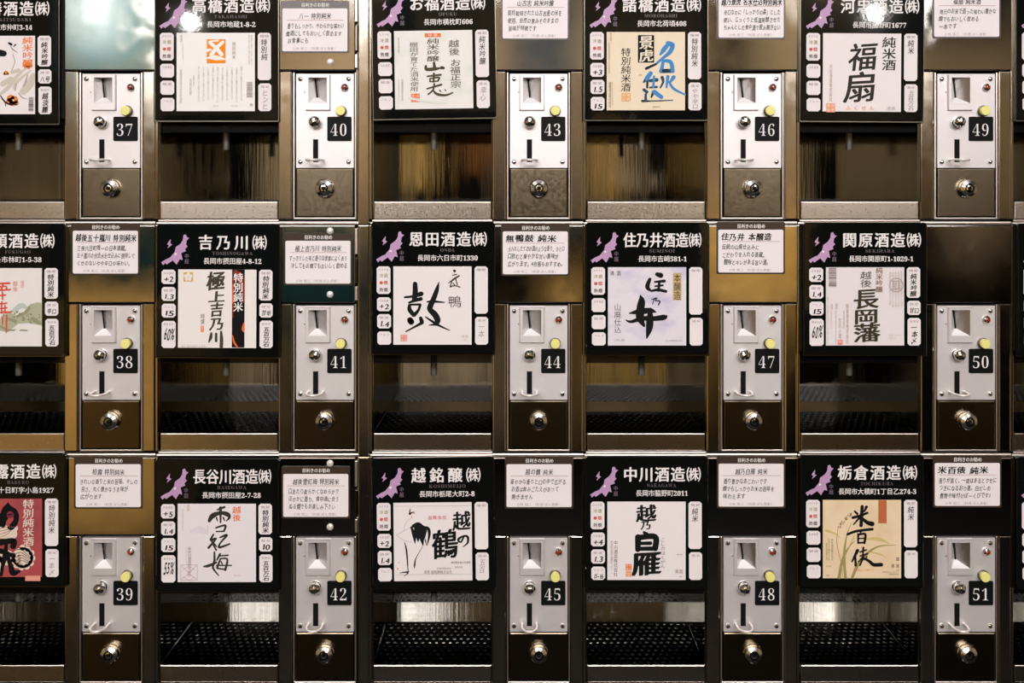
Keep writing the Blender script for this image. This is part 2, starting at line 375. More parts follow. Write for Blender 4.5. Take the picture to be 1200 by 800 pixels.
def tray_mesh():
    b = MB()
    b.box(3.8, 141.4, 236.2, 256.6, 0.3, 3, M_lip, 1.0)
    b.box(4, 141.2, 238.6, 256, 3, 3.5, M_grate)  # dark sheet added to darken the lip's mirrored back
    b.box(3.8, 141.4, 252, 253.5, 3, 137, M_pan); b.box(3.8, 141.4, 238.2, 253, 135.5, 137, M_pan)
    return b.mesh('drip_tray')
def grate_mesh():
    b = MB(); nx, ny = 16, 11; u0, u1, y0, y1 = 4.2, 141.2, 3.2, 135; v = 236.4; n = 8
    du = (u1 - u0) / nx; dy = (y1 - y0) / ny
    for j in range(ny):
        sh = (du / 2 if j % 2 else 0)
        for i in range(-1, nx):
            a0 = max(u0, u0 + i * du + sh); a1 = min(u1, u0 + (i + 1) * du + sh)
            if a1 - a0 < .3: continue
            c0 = y0 + j * dy; c1 = c0 + dy
            if a1 - a0 < du * .95:
                b.add([(a0, c0, v), (a1, c0, v), (a1, c1, v), (a0, c1, v)], [(0, 1, 2, 3)], M_grate); continue
            cx, cy = (a0 + a1) / 2, (c0 + c1) / 2; vs = []
            for k in range(n):
                a = 2 * math.pi * k / n + math.pi / 8
                ca, sa = math.cos(a), math.sin(a); t = max(abs(ca), abs(sa))
                vs.append((cx + ca / t * du / 2, cy + sa / t * dy / 2, v))
            for k in range(n):
                a = 2 * math.pi * k / n + math.pi / 8; vs.append((cx + 2.9 * math.cos(a), cy + 3.6 * math.sin(a), v))
            for k in range(n):
                a = 2 * math.pi * k / n + math.pi / 8; vs.append((cx + 2.9 * math.cos(a), cy + 3.6 * math.sin(a), v + 1.5))
            fs = [(k, (k + 1) % n, n + (k + 1) % n, n + k) for k in range(n)] + [(n + k, n + (k + 1) % n, 2 * n + (k + 1) % n, 2 * n + k) for k in range(n)]
            # square corners of the cell
            q = [(a0, c0, v), (a1, c0, v), (a1, c1, v), (a0, c1, v)]
            b.add(vs, fs, M_grate)
            for (qx, qy, _) in q:
                near = sorted(range(n), key=lambda k: (vs[k][0] - qx) ** 2 + (vs[k][1] - qy) ** 2)[:2]
                b.add([(qx, qy, v), vs[near[0]], vs[near[1]]], [(0, 1, 2)], M_grate)
    b.box(4, 141.4, 236.2, 238.6, 2.6, 3.6, M_grate); b.box(4, 141.4, 236.2, 238.6, 134.5, 136.5, M_grate)
    return b.mesh('grate')
def card_panel_mesh(divider):
    b = MB(); b.box(143.4, 232.6 if divider else 249.2, -7.6, 82.6, -4, 1, M_panel, 1.0)
    if divider: b.box(232.6, 235.4, -4, 26, -4.6, 1, M_rail, .5); b.box(232.6, 235.4, 30, 60, -4, 1, M_frame, .5); b.box(232.6, 235.4, 64, 80, -4.6, 1, M_rail, .5)
    return b.mesh('card_panel')
def bolt_mesh(u, v, y, r, m=None):
    b = MB(); b.lathe(u, v, [(r, y), (r * .97, y - .9), (r * .8, y - 1.8), (r * .5, y - 2.4), (.01, y - 2.7)], m or M_chrome, 18); return b.mesh('screw', True)
def coin_plate_mesh():
    b = MB()                                                              # plate built round the coin hopper's opening
    b.box(163.3, 178.2, 86.6, 196.6, -1.0, 8.5, M_plate); b.box(199.8, 230.6, 86.6, 196.6, -1.0, 8.5, M_plate)
    b.box(178.2, 199.8, 86.6, 91.2, -1.0, 8.5, M_plate); b.box(178.2, 199.8, 121.2, 196.6, -1.0, 8.5, M_plate)
    b.box(183.4, 188.8, 163.2, 190, -1.15, -0.95, M_cavity)               # coin return slot
    b.box(183.0, 183.4, 163, 190.2, -1.3, -0.95, M_frame); b.box(188.8, 189.2, 163, 190.2, -1.3, -0.95, M_frame)
    b.lathe(173.2, 108, [(.8, -1), (.7, -1.6), (.01, -1.8)], M_frame, 10)
    return b.mesh('coin_panel')
def entry_mesh():
    b = MB(); y0 = -5.5
    a0, a1, c0, c1 = 174.8, 203.2, 88.2, 129.4; i0, i1, k0, k1 = 178.2, 199.8, 91.2, 121.2
    vs = [(a0 - .6, -.9, c0 - .6), (a1 + .6, -.9, c0 - .6), (a1 + .6, -.9, c1 + .6), (a0 - .6, -.9, c1 + .6), (a0 + .5, y0, c0 + .5), (a1 - .5, y0, c0 + .5), (a1 - .5, y0, c1 - .5), (a0 + .5, y0, c1 - .5),
          (i0, y0, k0), (i1, y0, k0), (i1, y0, k1), (i0, y0, k1), (184.3, 8, 92.5), (186.6, 7, 113)]
    fs = [(i, (i + 1) % 4, 4 + (i + 1) % 4, 4 + i) for i in range(4)] + [(4 + i, 4 + (i + 1) % 4, 8 + (i + 1) % 4, 8 + i) for i in range(4)]
    fs += [(8, 11, 13, 12), (9, 12, 13, 10), (11, 10, 13), (8, 12, 9)]
    b.add(vs, fs[:8], M_plate); b.add(vs, [fs[8]], M_plate); b.add(vs, [fs[9], fs[11]], mat('hopper_steel', (.6, .58, .58), .3, 1)); b.add(vs, [fs[10]], mat('hopper_ramp_lit', (.85, .83, .83), .4))  # ramp made paler: light from above put into its colour
    b.add([(183.6, 5.4, 92.2), (185.4, 5.4, 92.2), (187.7, 5.4, 114.9), (185.9, 5.4, 114.9), (184.6, 6.9, 92.6), (186.8, 6.9, 114.6)], [(0, 1, 2, 3)], M_cavity)
    return b.mesh('coin_entry')
def knob_mesh():
    b = MB(); u, v = 186.2, 143.2; pr = [(6.3, -1), (6.3, -2.2), (3.4, -2.6), (3.4, -4.5)]
    for k in range(1, 11):
        a = math.pi * (0.15 + .85 * k / 10); pr.append((max(6.9 * math.sin(a), .01), -9.6 + 6.2 * math.cos(a)))
    b.lathe(u, v, pr, M_chrome, 28); return b.mesh('return_knob', True)
def lamp_mesh():
    b = MB(); u, v = 220.2, 102.6
    b.lathe(u, v, [(4.9, -1), (4.9, -2.2), (4.5, -3.4), (3.8, -4.5), (2.4, -5.7), (2.3, -5.5, M_red), (2.0, -6.1, M_red), (1.1, -6.6, M_red), (.01, -6.7, M_red)], M_chrome, 24); return b.mesh('indicator_lamp', True)
def button_mesh():
    b = MB(); u, v = 216.2, 130.2
    b.lathe(u, v, [(6.3, -1), (6.3, -5), (5.7, -5.4), (5.6, -5.4, M_button), (5.6, -9.6, M_button), (5.2, -10.4, M_button), (.01, -10.5, M_button)], M_frame, 28); return b.mesh('push_button', True)
def lever_mesh():
    b = MB(); pts = [(177.6, 2, 187), (177.4, -10, 187.2)]
    for k in range(1, 12):
        a = math.pi * k / 12; pts.append((186 - 8.7 * math.cos(a), -12 - 12.5 * math.sin(a), 187.4 + .5 * math.sin(a)))
    pts += [(194.6, -10, 187.2), (194.4, 2, 187)]
    b.tube(pts, 1.5, M_wire, 10); return b.mesh('return_lever', True)
def badge_mesh(num):
    b = MB(); b.rplate(199.8, 228.2, 136.8, 165.2, -2.6, -1.0, M_badge, 1.6, .4)
    if num: b.text(SERIF_D(num), 203.4, 223.6, 144.8, 159.4, -2.75, M_white, -.016, 0, .03)
    return b.mesh('number_badge')
def door_mesh():
    b = MB(); b.box(163.3, 230.6, 197.6, 254.2, -1.6, 8.5, M_door, 1.3); return b.mesh('cash_door')
def lock_mesh():
    b = MB(); u, v = 197, 220.6
    CH = mat('turned_chrome', (.84, .80, .76), .2, 1)
    b.lathe(u, v, [(11, -1.6), (11, -2.4), (10.3, -3.2), (9.9, -9.4), (9.6, -9.8), (9.4, -10.0, CH), (5.6, -12.2, CH), (5.5, -12.2), (5.2, -11.0, M_dark), (5.0, -9.5, M_dark), (4.0, -9.5), (3.8, -11.4), (2.2, -11.6), (2.1, -10.2, M_dark), (.01, -10.2, M_dark)], M_chrome, 30)
    b.box(u - .9, u + .9, v - 6.2, v - 4, -12.3, -11, M_dark)
    return b.mesh('lock')
SH = dict(housing=housing_mesh(False), housing_div=housing_mesh(True), rail=rail_mesh(), chamber=chamber_mesh(), guard=guard_mesh(), spout=spout_mesh(), flange=flange_mesh(),
          tray=tray_mesh(), grate=grate_mesh(), panel=card_panel_mesh(False), panel_div=card_panel_mesh(True), plate=coin_plate_mesh(), entry=entry_mesh(), knob=knob_mesh(),
          lamp=lamp_mesh(), button=button_mesh(), lever=lever_mesh(), door=door_mesh(), lock=lock_mesh(),
          screws=[bolt_mesh(u, v, -1.0, 2.9) for u in (168.2, 224.8) for v in (92.6, 189.6)], bolts=[bolt_mesh(203.4, v, -4, 4.0, M_wire) for v in (-1.2, 73)])

# ------------------------------------------------------------------ label boards
MAPZ = [(120, 605), (200, 555), (260, 530), (330, 445), (345, 370), (420, 315), (455, 260), (465, 180), (500, 170), (520, 215), (555, 225), (515, 265), (505, 330), (530, 355), (490, 400), (505, 430), (430, 460), (440, 500), (455, 570), (410, 555), (360, 640), (300, 575), (205, 640), (185, 615), (150, 650)]
BOLTZ = [(268, 240), (210, 325), (240, 337), (218, 388), (292, 328), (262, 314)]
mz = lambda p: ((p[0] - 387) / 13.33, (p[1] - 713) / 13.33)
YB = -10.0                                             # front of a board; print sits just on it
def board_mesh():
    b = MB(); b.rplate(-25.4, 117.6, -52, 102, YB, -2.8, M_black, 3.2, .9); return b.mesh('label_board')
def edge_mesh():
    b = MB(); r = M_frame
    b.box(-26.2, 118.4, 101.8, 103.2, YB + 1, -2.8, r); b.box(117.6, 118.4, -49, 102, YB + 2, -2.8, r); b.box(-26.2, -25.4, -49, 102, YB + 2, -2.8, r)
    return b.mesh('board_rim')
def map_mesh():
    b = MB(); b.poly([mz(p) for p in MAPZ], YB - .2, M_purple); b.poly([mz(p) for p in BOLTZ], YB - .2, M_purple)
    b.disc(*mz((345, 475)), 1.3, YB - .3, M_white, 12)
    b.vtext('中越', 7.2, 12.2, -18.4, -6.2, YB - .2, M_dimpurple, .01)
    return b.mesh('region_map')
SH['board'], SH['edge'], SH['map'] = board_mesh(), edge_mesh(), map_mesh()
def lettering_mesh(title, tx, roman, address, ax):
    b = MB()
    if title:
        n = len(title); b.text(title, tx[0], tx[1], -40.2, -23.2, YB - .2, M_white, .03, 0, max(.0, ((tx[1] - tx[0]) / 17.2 - n) / (n - 1)))
    if roman:
        n = len(roman); b.text(SERIF_A(roman), 63 - 2.15 * n, 63 + 2.15 * n, -21.0, -17.0, YB - .2, M_dimgrey, 0, 0, .05)
    if address: b.text(SERIF_D(address), ax[0], ax[1], -13.6, -6.2, YB - .2, M_white, .014, 0, .0)
    return b.mesh('lettering')
C_HEAD = paint(150, 136, 146)
def tag_mesh(u0, u1, v0, v1, head, lines, vert, mark=None):
    b = MB(); b.rplate(u0, u1, v0, v1, YB - .35, YB + .1, M_paper, 2.4, 0, 4, True); y = YB - .5
    b.text(head, u0 + 2.5, u1 - 2.5, v0 + 2.4, v0 + 5.4, y, C_HEAD, 0.0, 0, .12)
    if mark:
        for k, (t, c) in enumerate(mark): b.text(t, u0 + 3, u1 - 3, v0 + 8.4 + k * 8.2, v0 + 13 + k * 8.2, y, c, .02, 0, .1)
    if lines:
        if vert: b.vtext(lines, u0 + 4.2, u1 - 4.0, v0 + 7.2, v0 + 7.2 + min(len(lines) * 8.4, v1 - v0 - 8.5), y, vert, .026 if vert is M_ink else .008, .12, .08)
        else: b.text(lines, u0 + 2.2, u1 - 2.2, v0 + 8, v1 - 2 if v1 - v0 < 20 else v0 + 22, y, M_ink, .024, .15, .04, .05)
    return b.mesh('spec_tag')
SERVE = [('冷酒', paint(160, 150, 100)), ('●燗', paint(206, 92, 80)), ('熱燗', paint(96, 84, 92))]
def tags(kind, d):
    """the small white tags left and right of the bottle label"""
    T = []
    if kind == 'A':
        T += [(-19.4, -3.2, .5, 17, '日本酒度', d[0], None), (-19.2, -3, 20.6, 36.6, '酸度', d[1], None), (-19, -2.8, 40, 56, 'アルコ', d[2], None), (-19, -2.6, 60, 91.4, '精米歩合', d[3], None)]
        T += [(94, 109.6, 0, 35.6, '種類', d[4], M_ink), (94.6, 110, 39, 55.4, '酵母', d[5], None), (95, 110.2, 59, 91, '使用米', d[6], M_ink)]
        return [tag_mesh(*t) for t in T]
    L = [(-19.4, -3.4, 0, 32, 'おすすめ', None, None, SERVE), (-19, -3, 36, 52, '日本酒度', d[0], None), (-18.8, -2.8, 55.6, 72, '酸度', d[1], None), (-18.6, -2.6, 75.6, 91, 'アルコ', d[2], None)]
    R = [(94.4, 109.8, 0, 55, '種類', d[3], M_pencil), (95, 110.2, 58.8, 91, '酒米', d[4], M_faint)]
    return [tag_mesh(*t) for t in L + R]

# ---- the bottle labels; art is drawn in the scale of a 7.62x enlargement, (ox, oy) is the label's corner there
class Art:
    def __init__(self, ox, oy, bg=None, w=91, h=91):
        self.b = MB(); self.ox, self.oy = ox, oy; self.n = 0
        self.b.box(0, w, 0, h, YB - .35, YB + .1, bg or M_paper)
    def p(self, x, y): return ((x - self.ox) / 7.62, (y - self.oy) / 7.62)
    def y(self): self.n += 1; return YB - .45 - .02 * self.n
    def st(self, m, *strokes):
        y = self.y()
        for i, s in enumerate(strokes): self.b.stroke([(*self.p(a, c), wd / 7.62) for a, c, wd in s], y - .012 * i, m)
    def rect(self, m, x0, y0, x1, y1): self.b.rect(*self.p(x0, y0), *self.p(x1, y1), self.y(), m)
    def ch(self, m, c, x0, y0, x1, y1, off=0.0, shear=0.0):
        (a, b0), (c1, d) = self.p(x0, y0), self.p(x1, y1); self.b.char(c, a, c1, b0, d, self.y(), m, off, shear, 0, True)
    def vt(self, m, s, x0, y0, x1, y1, off=0.0, shear=0.0, jit=0.0):
        (a, b0), (c1, d) = self.p(x0, y0), self.p(x1, y1); self.b.vtext(s, a, c1, b0, d, self.y(), m, off, shear, jit)
    def ht(self, m, s, x0, y0, x1, y1, off=0.0, pad=.06):
        (a, b0), (c1, d) = self.p(x0, y0), self.p(x1, y1); self.b.text(s, a, c1, b0, d, self.y(), m, off, 0, pad)
    def dots(self, m, pts):
        y = self.y()
        for x, yy, r in pts: self.b.disc(*self.p(x, yy), r / 7.62, y, m, 14)
    def poly(self, m, pts): self.b.poly([self.p(*q) for q in pts], self.y(), m)
    def seal(self, m, x0, y0, x1, y1, s=None, ink=None):
        self.rect(m, x0, y0, x1, y1)
        k = (x1 - x0) * .08
        if s and len(s) == 4:
            mx, my = (x0 + x1) / 2, (y0 + y1) / 2
            for i, c in enumerate(s): self.ch(ink or M_paper, c, (mx if i < 2 else x0) + k, (y0 if i % 2 == 0 else my) + k, (x1 if i < 2 else mx) - k, (my if i % 2 == 0 else y1) - k)
        elif s: self.vt(ink or M_paper, s, x0 + k, y0 + k, x1 - k, y1 - k)
    def bars(self, m, x0, y0, x1, y1):
        y = y0
        while y < y1:
            h = random.choice((3, 5, 8)); self.rect(m, x0, y, x1, min(y + h, y1)); y += h + random.choice((3, 4, 6))
    def done(self): return self.b.mesh('bottle_label')
BROWN = paint(70, 62, 48); ORANGE = paint(236, 122, 52); PALE = paint(206, 194, 186); TAN = paint(196, 172, 120); SEAL = paint(226, 140, 128)
def tube_pts(*s): return s
def art_drum():
    a = Art(46, 57); K = M_ink
    a.st(K, [(238, 212, 34), (240, 280, 40), (233, 350, 38)], [(148, 330, 16), (220, 322, 20), (292, 300, 36)], [(184, 378, 14), (240, 358, 24), (290, 345, 28)],
         [(190, 400, 22), (190, 440, 32), (225, 486, 32)], [(284, 398, 20), (268, 445, 20), (232, 486, 30)], [(190, 396, 16), (284, 394, 16)], [(194, 532, 44), (204, 548, 46)],
         [(288, 515, 26), (298, 545, 32)], [(158, 634, 10), (230, 595, 15), (302, 556, 24)],
         [(450, 197, 6), (430, 270, 32), (400, 350, 38), (374, 408, 42), (372, 440, 40), (416, 486, 46), (438, 535, 44), (425, 566, 30)], [(347, 370, 12), (400, 368, 18), (498, 375, 8)],
         [(332, 505, 10), (400, 550, 18), (450, 580, 16), (546, 624, 6)], [(425, 570, 18), (362, 578, 6)])
    a.dots(K, [(588, 97, 13)]); G = paint(66, 54, 46)
    a.st(G, [(535, 205, 6), (590, 165, 14), (630, 140, 10)], [(570, 135, 7), (605, 128, 9)], [(575, 165, 6), (550, 230, 9)], [(600, 170, 7), (612, 220, 8)], [(550, 238, 10), (590, 228, 8), (636, 240, 9)], [(575, 205, 7), (590, 225, 8)])
    a.ch(G, '鴨', 536, 318, 648, 420, .004)
    a.seal(SEAL, 110, 662, 168, 720, '恩田酒造', paint(240, 214, 208)); a.ht(PALE, '清酒', 646, 664, 708, 688, .02); a.ht(PALE, '1.8L', 650, 698, 704, 716)
    return a.done()
def art_well():
    a = Art(57, 62, mat('lilac_washi', lin(226, 219, 226), .55, tint=((30, 30, 60), lin(200, 194, 216), .48, .72))); K = M_ink
    a.st(K, [(428, 168, 24), (406, 235, 34), (434, 268, 16)], [(492, 124, 30), (524, 134, 40)], [(472, 192, 14), (556, 184, 24)], [(512, 192, 20), (505, 268, 20)], [(474, 230, 12), (542, 222, 16)], [(442, 272, 16), (500, 262, 22), (570, 276, 22)],
         [(446, 346, 7), (488, 336, 10), (478, 358, 8), (516, 362, 10), (504, 396, 9)], [(466, 346, 7), (452, 388, 7)],
         [(345, 312, 10), (355, 360, 50), (345, 430, 60), (342, 510, 58), (376, 580, 20)], [(246, 470, 8), (330, 456, 40), (430, 446, 40), (482, 460, 8)], [(216, 530, 8), (262, 544, 22), (360, 516, 34), (470, 516, 36), (556, 504, 40), (578, 490, 10)],
         [(434, 425, 12), (430, 500, 48), (424, 600, 50), (400, 690, 10)])
    a.rect(TAN, 633, 113, 708, 356); a.vt(M_ink, '本醸造', 640, 120, 702, 352, .005)
    a.ht(paint(120, 108, 112), '清 酒', 74, 92, 172, 136, .01); a.vt(paint(40, 38, 42), '山廃仕込', 112, 384, 174, 650, -.004)
    a.ht(paint(150, 140, 150), '1.8L詰', 106, 694, 206, 716); a.ht(paint(150, 140, 150), '住乃井酒造株式会社', 566, 704, 716, 722)
    return a.done()
def art_blue():
    a = Art(47, 58, mat('cream_washi', lin(234, 217, 190), .55)); B = paint(72, 140, 198); D = paint(36, 78, 104); E = paint(28, 40, 44)
    a.rect(paint(20, 22, 22), 323, 86, 467, 330); a.ch(mat('cream_print', lin(236, 222, 198), .5), '景', 338, 96, 456, 206, .028); a.ch(MATS['cream_print'], '虎', 336, 214, 456, 320, .028)
    a.vt(M_ink, '特別純米酒', 176, 200, 262, 588, .006, .08, .04)
    a.st(B, [(604, 152, 20), (556, 210, 36), (522, 258, 16)], [(590, 160, 36), (630, 176, 34), (606, 236, 32), (545, 288, 20), (480, 344, 18)], [(548, 312, 22), (532, 400, 30)], [(556, 312, 22), (614, 326, 30), (632, 404, 30)], [(640, 458, 30), (604, 510, 14)], [(600, 500, 16), (640, 560, 20), (742, 614, 12)], [(588, 452, 24), (576, 548, 16)], [(436, 424, 32), (402, 470, 36)], [(466, 452, 16), (460, 545, 18)], [(470, 590, 34), (530, 634, 30)])
    a.st(D, [(530, 404, 32), (630, 402, 30)], [(538, 462, 26), (546, 500, 18), (522, 552, 12)], [(402, 470, 34), (374, 502, 14)], [(430, 490, 22), (490, 482, 28)], [(430, 550, 14), (490, 545, 18)], [(376, 570, 22), (402, 590, 24)], [(392, 612, 18), (392, 660, 20)])
    a.st(E, [(480, 344, 16), (396, 382, 20)], [(545, 400, 20), (580, 398, 22)], [(408, 474, 16), (405, 550, 16)], [(462, 586, 24), (442, 636, 12)], [(362, 670, 18), (420, 670, 12)])
    a.st(paint(96, 108, 112), [(420, 670, 12), (500, 668, 11), (632, 662, 9)])
    a.seal(paint(232, 172, 112), 178, 598, 257, 672, '諸橋酒造', MATS['cream_print']); a.ht(paint(210, 160, 120), '諸橋', 330, 430, 358, 446)
    a.vt(paint(176, 160, 128), '清酒', 72, 62, 92, 140); a.vt(paint(190, 172, 140), '新潟県長岡市北荷頃', 60, 150, 76, 430); a.vt(paint(140, 128, 104), '諸橋酒造株式会社', 64, 500, 86, 730); a.vt(paint(190, 172, 140), '要冷蔵冷暗所保存', 90, 500, 102, 710)
    a.ht(paint(150, 138, 116), '製造年月', 455, 714, 520, 730)
    return a.done()
def art_plum():
    a = Art(60, 55, mat('pale_washi', lin(232, 224, 228), .55)); K = paint(52, 48, 42)
    a.st(K, [(412, 108, 12), (474, 84, 18)], [(340, 206, 24), (372, 160, 38), (440, 136, 26), (500, 148, 34), (518, 176, 20), (492, 206, 8)], [(440, 90, 22), (440, 220, 12)], [(404, 178, 12), (412, 206, 8)], [(464, 176, 12), (476, 204, 8)], [(398, 268, 12), (482, 246, 16), (470, 298, 14)], [(402, 300, 10), (470, 298, 12)],
         [(378, 326, 12), (354, 376, 18), (402, 362, 12), (334, 444, 18)], [(366, 390, 16), (404, 432, 10)], [(372, 410, 12), (402, 464, 14)], [(436, 352, 12), (496, 332, 18), (440, 400, 12), (430, 440, 18), (522, 410, 12)],
         [(290, 610, 10), (332, 604, 22), (404, 574, 14)], [(386, 482, 12), (386, 560, 18), (374, 622, 16), (424, 690, 8)], [(436, 500, 16), (408, 552, 12)], [(436, 516, 10), (506, 510, 12)], [(440, 540, 12), (410, 622, 16)], [(440, 540, 10), (500, 546, 14), (482, 640, 18)], [(404, 600, 10), (536, 600, 10)], [(412, 626, 12), (482, 636, 12)], [(446, 566, 10), (456, 590, 10)])
    a.ch(ORANGE, '越', 545, 78, 620, 140, .02); a.ch(ORANGE, '後', 550, 146, 618, 208, .02)
    P = paint(190, 160, 160)
    a.vt(paint(120, 92, 92), '長谷川酒造株式会社', 150, 436, 180, 700); a.vt(PALE, '新潟県長岡市摂田屋', 132, 438, 144, 590)
    for (x0, y0, x1, y1) in ((86, 594, 236, 598), (86, 730, 236, 734), (86, 594, 90, 734), (232, 594, 236, 734)): a.rect(P, x0, y0, x1, y1)
    a.st(P, [(96, 602, 3), (150, 660, 4), (226, 725, 3)], [(226, 602, 3), (170, 660, 4), (96, 725, 3)], [(110, 640, 3), (160, 612, 3), (212, 640, 3)], [(110, 700, 3), (160, 728, 3), (212, 700, 3)])
    a.vt(TAN, '清酒', 140, 60, 166, 122); a.vt(PALE, '特別純米酒原料米', 96, 100, 114, 296); a.vt(PALE, '雪国育ち', 318, 246, 334, 330); a.ht(paint(200, 150, 140), '長谷川', 556, 680, 614, 696)
    a.st(paint(222, 214, 224), [(180, 300, 20), (250, 280, 50), (320, 310, 24)])
    return a.done()
def art_crane():
    a = Art(42, 50); K = paint(18, 22, 22)
    a.st(paint(206, 202, 204), [(250, 236, 6), (130, 300, 6), (70, 330, 4)], [(60, 330, 5), (130, 380, 6), (200, 400, 5)], [(205, 180, 5), (150, 230, 6), (130, 300, 5)])
    a.st(K, [(200, 268, 16), (224, 340, 28), (230, 412, 4)], [(236, 246, 26), (254, 320, 42), (258, 392, 8)], [(266, 244, 26), (286, 340, 40), (302, 434, 4)], [(290, 262, 22), (318, 288, 32), (312, 372, 8)], [(216, 256, 24), (260, 238, 26), (300, 262, 20)],
         [(308, 266, 12), (346, 278, 22), (358, 330, 20), (338, 430, 4)], [(322, 380, 10), (332, 430, 3)], [(137, 396, 4), (155, 480, 12), (166, 652, 6)], [(296, 440, 3), (238, 540, 6), (225, 600, 12), (224, 630, 4)], [(92, 670, 4), (166, 664, 12), (132, 700, 3)], [(166, 660, 6), (176, 655, 4)], [(192, 104, 5), (185, 150, 12), (200, 140, 10), (222, 130, 5)])
    a.dots(paint(222, 150, 80), [(224, 142, 8), (204, 176, 6)])
    a.ch(M_ink, '越', 566, 132, 722, 296, .03); a.ch(M_ink, '鶴', 384, 290, 606, 542, .03)
    a.st(M_ink, [(662, 346, 10), (620, 372, 18), (616, 392, 14), (640, 400, 12), (668, 350, 14), (698, 360, 18), (696, 410, 14), (656, 444, 6)])
    a.ht(paint(208, 110, 120), '品質本位', 346, 166, 512, 200, .02); a.ht(paint(90, 80, 80), '純米酒の旨さを追求', 548, 572, 720, 592, .01); a.ht(paint(110, 90, 90), '製造年月', 582, 616, 650, 634); a.ht(paint(130, 116, 116), '新潟県長岡市栃尾', 420, 626, 548, 642); a.ht(paint(120, 104, 104), '清酒 越銘醸株式会社', 306, 650, 556, 682)
    G = paint(176, 170, 172); a.rect(G, 52, 78, 738, 81); a.rect(G, 56, 684, 742, 687); a.dots(SEAL, [(74, 632, 8), (86, 578, 5)])
    return a.done()
def art_rice():
    a = Art(72, 60, mat('tan_washi', lin(234, 210, 174), .55, tint=((26, 26, 26), lin(224, 196, 156), .5, .75))); K = M_ink; G = paint(160, 146, 90); L = paint(206, 188, 120)
    a.st(L, [(100, 330, 20), (180, 360, 10), (230, 400, 4)], [(430, 410, 8), (560, 405, 26), (660, 445, 6)], [(500, 520, 10), (590, 545, 10), (630, 570, 3)], [(300, 480, 4), (340, 400, 10), (350, 370, 4)])
    a.st(G, [(272, 745, 20), (260, 560, 20), (282, 380, 8), (326, 262, 3)], [(216, 745, 24), (246, 590, 20), (300, 480, 12), (356, 420, 4)], [(332, 745, 20), (390, 620, 24), (480, 520, 18), (580, 468, 10), (716, 460, 3)], [(230, 600, 4), (196, 440, 5), (206, 310, 4)], [(250, 745, 3), (240, 640, 4)])
    a.dots(paint(176, 142, 112), [(216 + 12 * k + random.uniform(-12, 12), 296 - 13 * k + random.uniform(-14, 14), 7) for k in range(10) for _ in (0, 1)])
    a.rect(paint(186, 106, 66), 563, 62, 637, 267)
    a.st(K, [(420, 118, 24), (410, 286, 26)], [(354, 160, 14), (376, 182, 18)], [(458, 122, 22), (438, 162, 12)], [(338, 216, 22), (400, 200, 20), (466, 174, 18)], [(402, 210, 18), (344, 276, 10)], [(416, 216, 18), (462, 258, 28), (508, 272, 36)],
         [(290, 364, 18), (370, 336, 20), (510, 318, 20)], [(416, 332, 12), (396, 364, 10)], [(384, 362, 16), (384, 442, 14)], [(384, 370, 12), (446, 362, 18), (440, 440, 18)], [(384, 402, 10), (440, 398, 10)], [(384, 440, 14), (440, 436, 14)],
         [(378, 508, 26), (330, 604, 12)], [(358, 556, 16), (362, 640, 18)], [(402, 520, 12), (458, 502, 12)], [(430, 482, 16), (426, 548, 12)], [(402, 556, 12), (466, 536, 14)], [(432, 560, 14), (386, 606, 10)], [(400, 638, 12), (432, 580, 16), (482, 602, 22), (520, 632, 26), (588, 632, 28)], [(462, 558, 10), (444, 590, 10)])
    D = paint(128, 102, 78)
    a.vt(D, '栃倉酒造株式会社', 146, 404, 164, 596); a.vt(D, '長岡市大積町一丁目', 118, 404, 134, 598); a.vt(D, '製造年月', 98, 440, 112, 600); a.ht(D, '清 酒', 676, 626, 748, 660, .01); a.seal(D, 722, 568, 746, 598, '米', MATS['tan_washi']); a.ht(D, '要冷蔵', 722, 676, 748, 690); a.ht(D, '原材料名 米・米こうじ', 598, 692, 746, 704); a.ht(D, '精米歩合', 660, 710, 744, 724); a.ht(ORANGE, 'お酒は二十歳から', 360, 672, 520, 688); a.ht(D, '製造', 98, 640, 146, 652); a.ht(D, '栃倉', 98, 722, 132, 734)
    return a.done()
def art_goose():
    a = Art(50, 57); K = paint(16, 20, 16)
    a.ch(K, '越', 308, 86, 480, 232, .034); a.ch(K, '乃', 346, 232, 430, 304, .036); a.ch(K, '雁', 272, 512, 516, 706, .045)
    a.st(K, [(376, 330, 22), (402, 345, 26)], [(322, 372, 46), (320, 480, 40)], [(322, 376, 40), (472, 368, 44), (474, 470, 44)], [(350, 426, 26), (432, 424, 28)], [(322, 474, 30), (476, 472, 34)])
    a.st(K, [(302, 526, 24), (478, 520, 26)])
    D = paint(92, 84, 84)
    a.vt(D, 'こしのはくがん', 520, 376, 564, 648, -.004, .1); a.vt(D, '中川酒造株式会社', 106, 402, 142, 720); a.vt(paint(120, 110, 110), '新潟県長岡市脇野町二〇一一', 78, 402, 98, 700)
    a.seal(ORANGE, 212, 608, 266, 662, '中川酒造'); a.seal(paint(238, 182, 150), 212, 666, 266, 722, '白雁之印', ORANGE); a.ht(paint(150, 110, 110), '清酒', 646, 656, 718, 692, .0); a.ht(D, '1.8L', 680, 714, 718, 726); a.ht(D, '製造年月', 664, 518, 716, 530)
    return a.done()
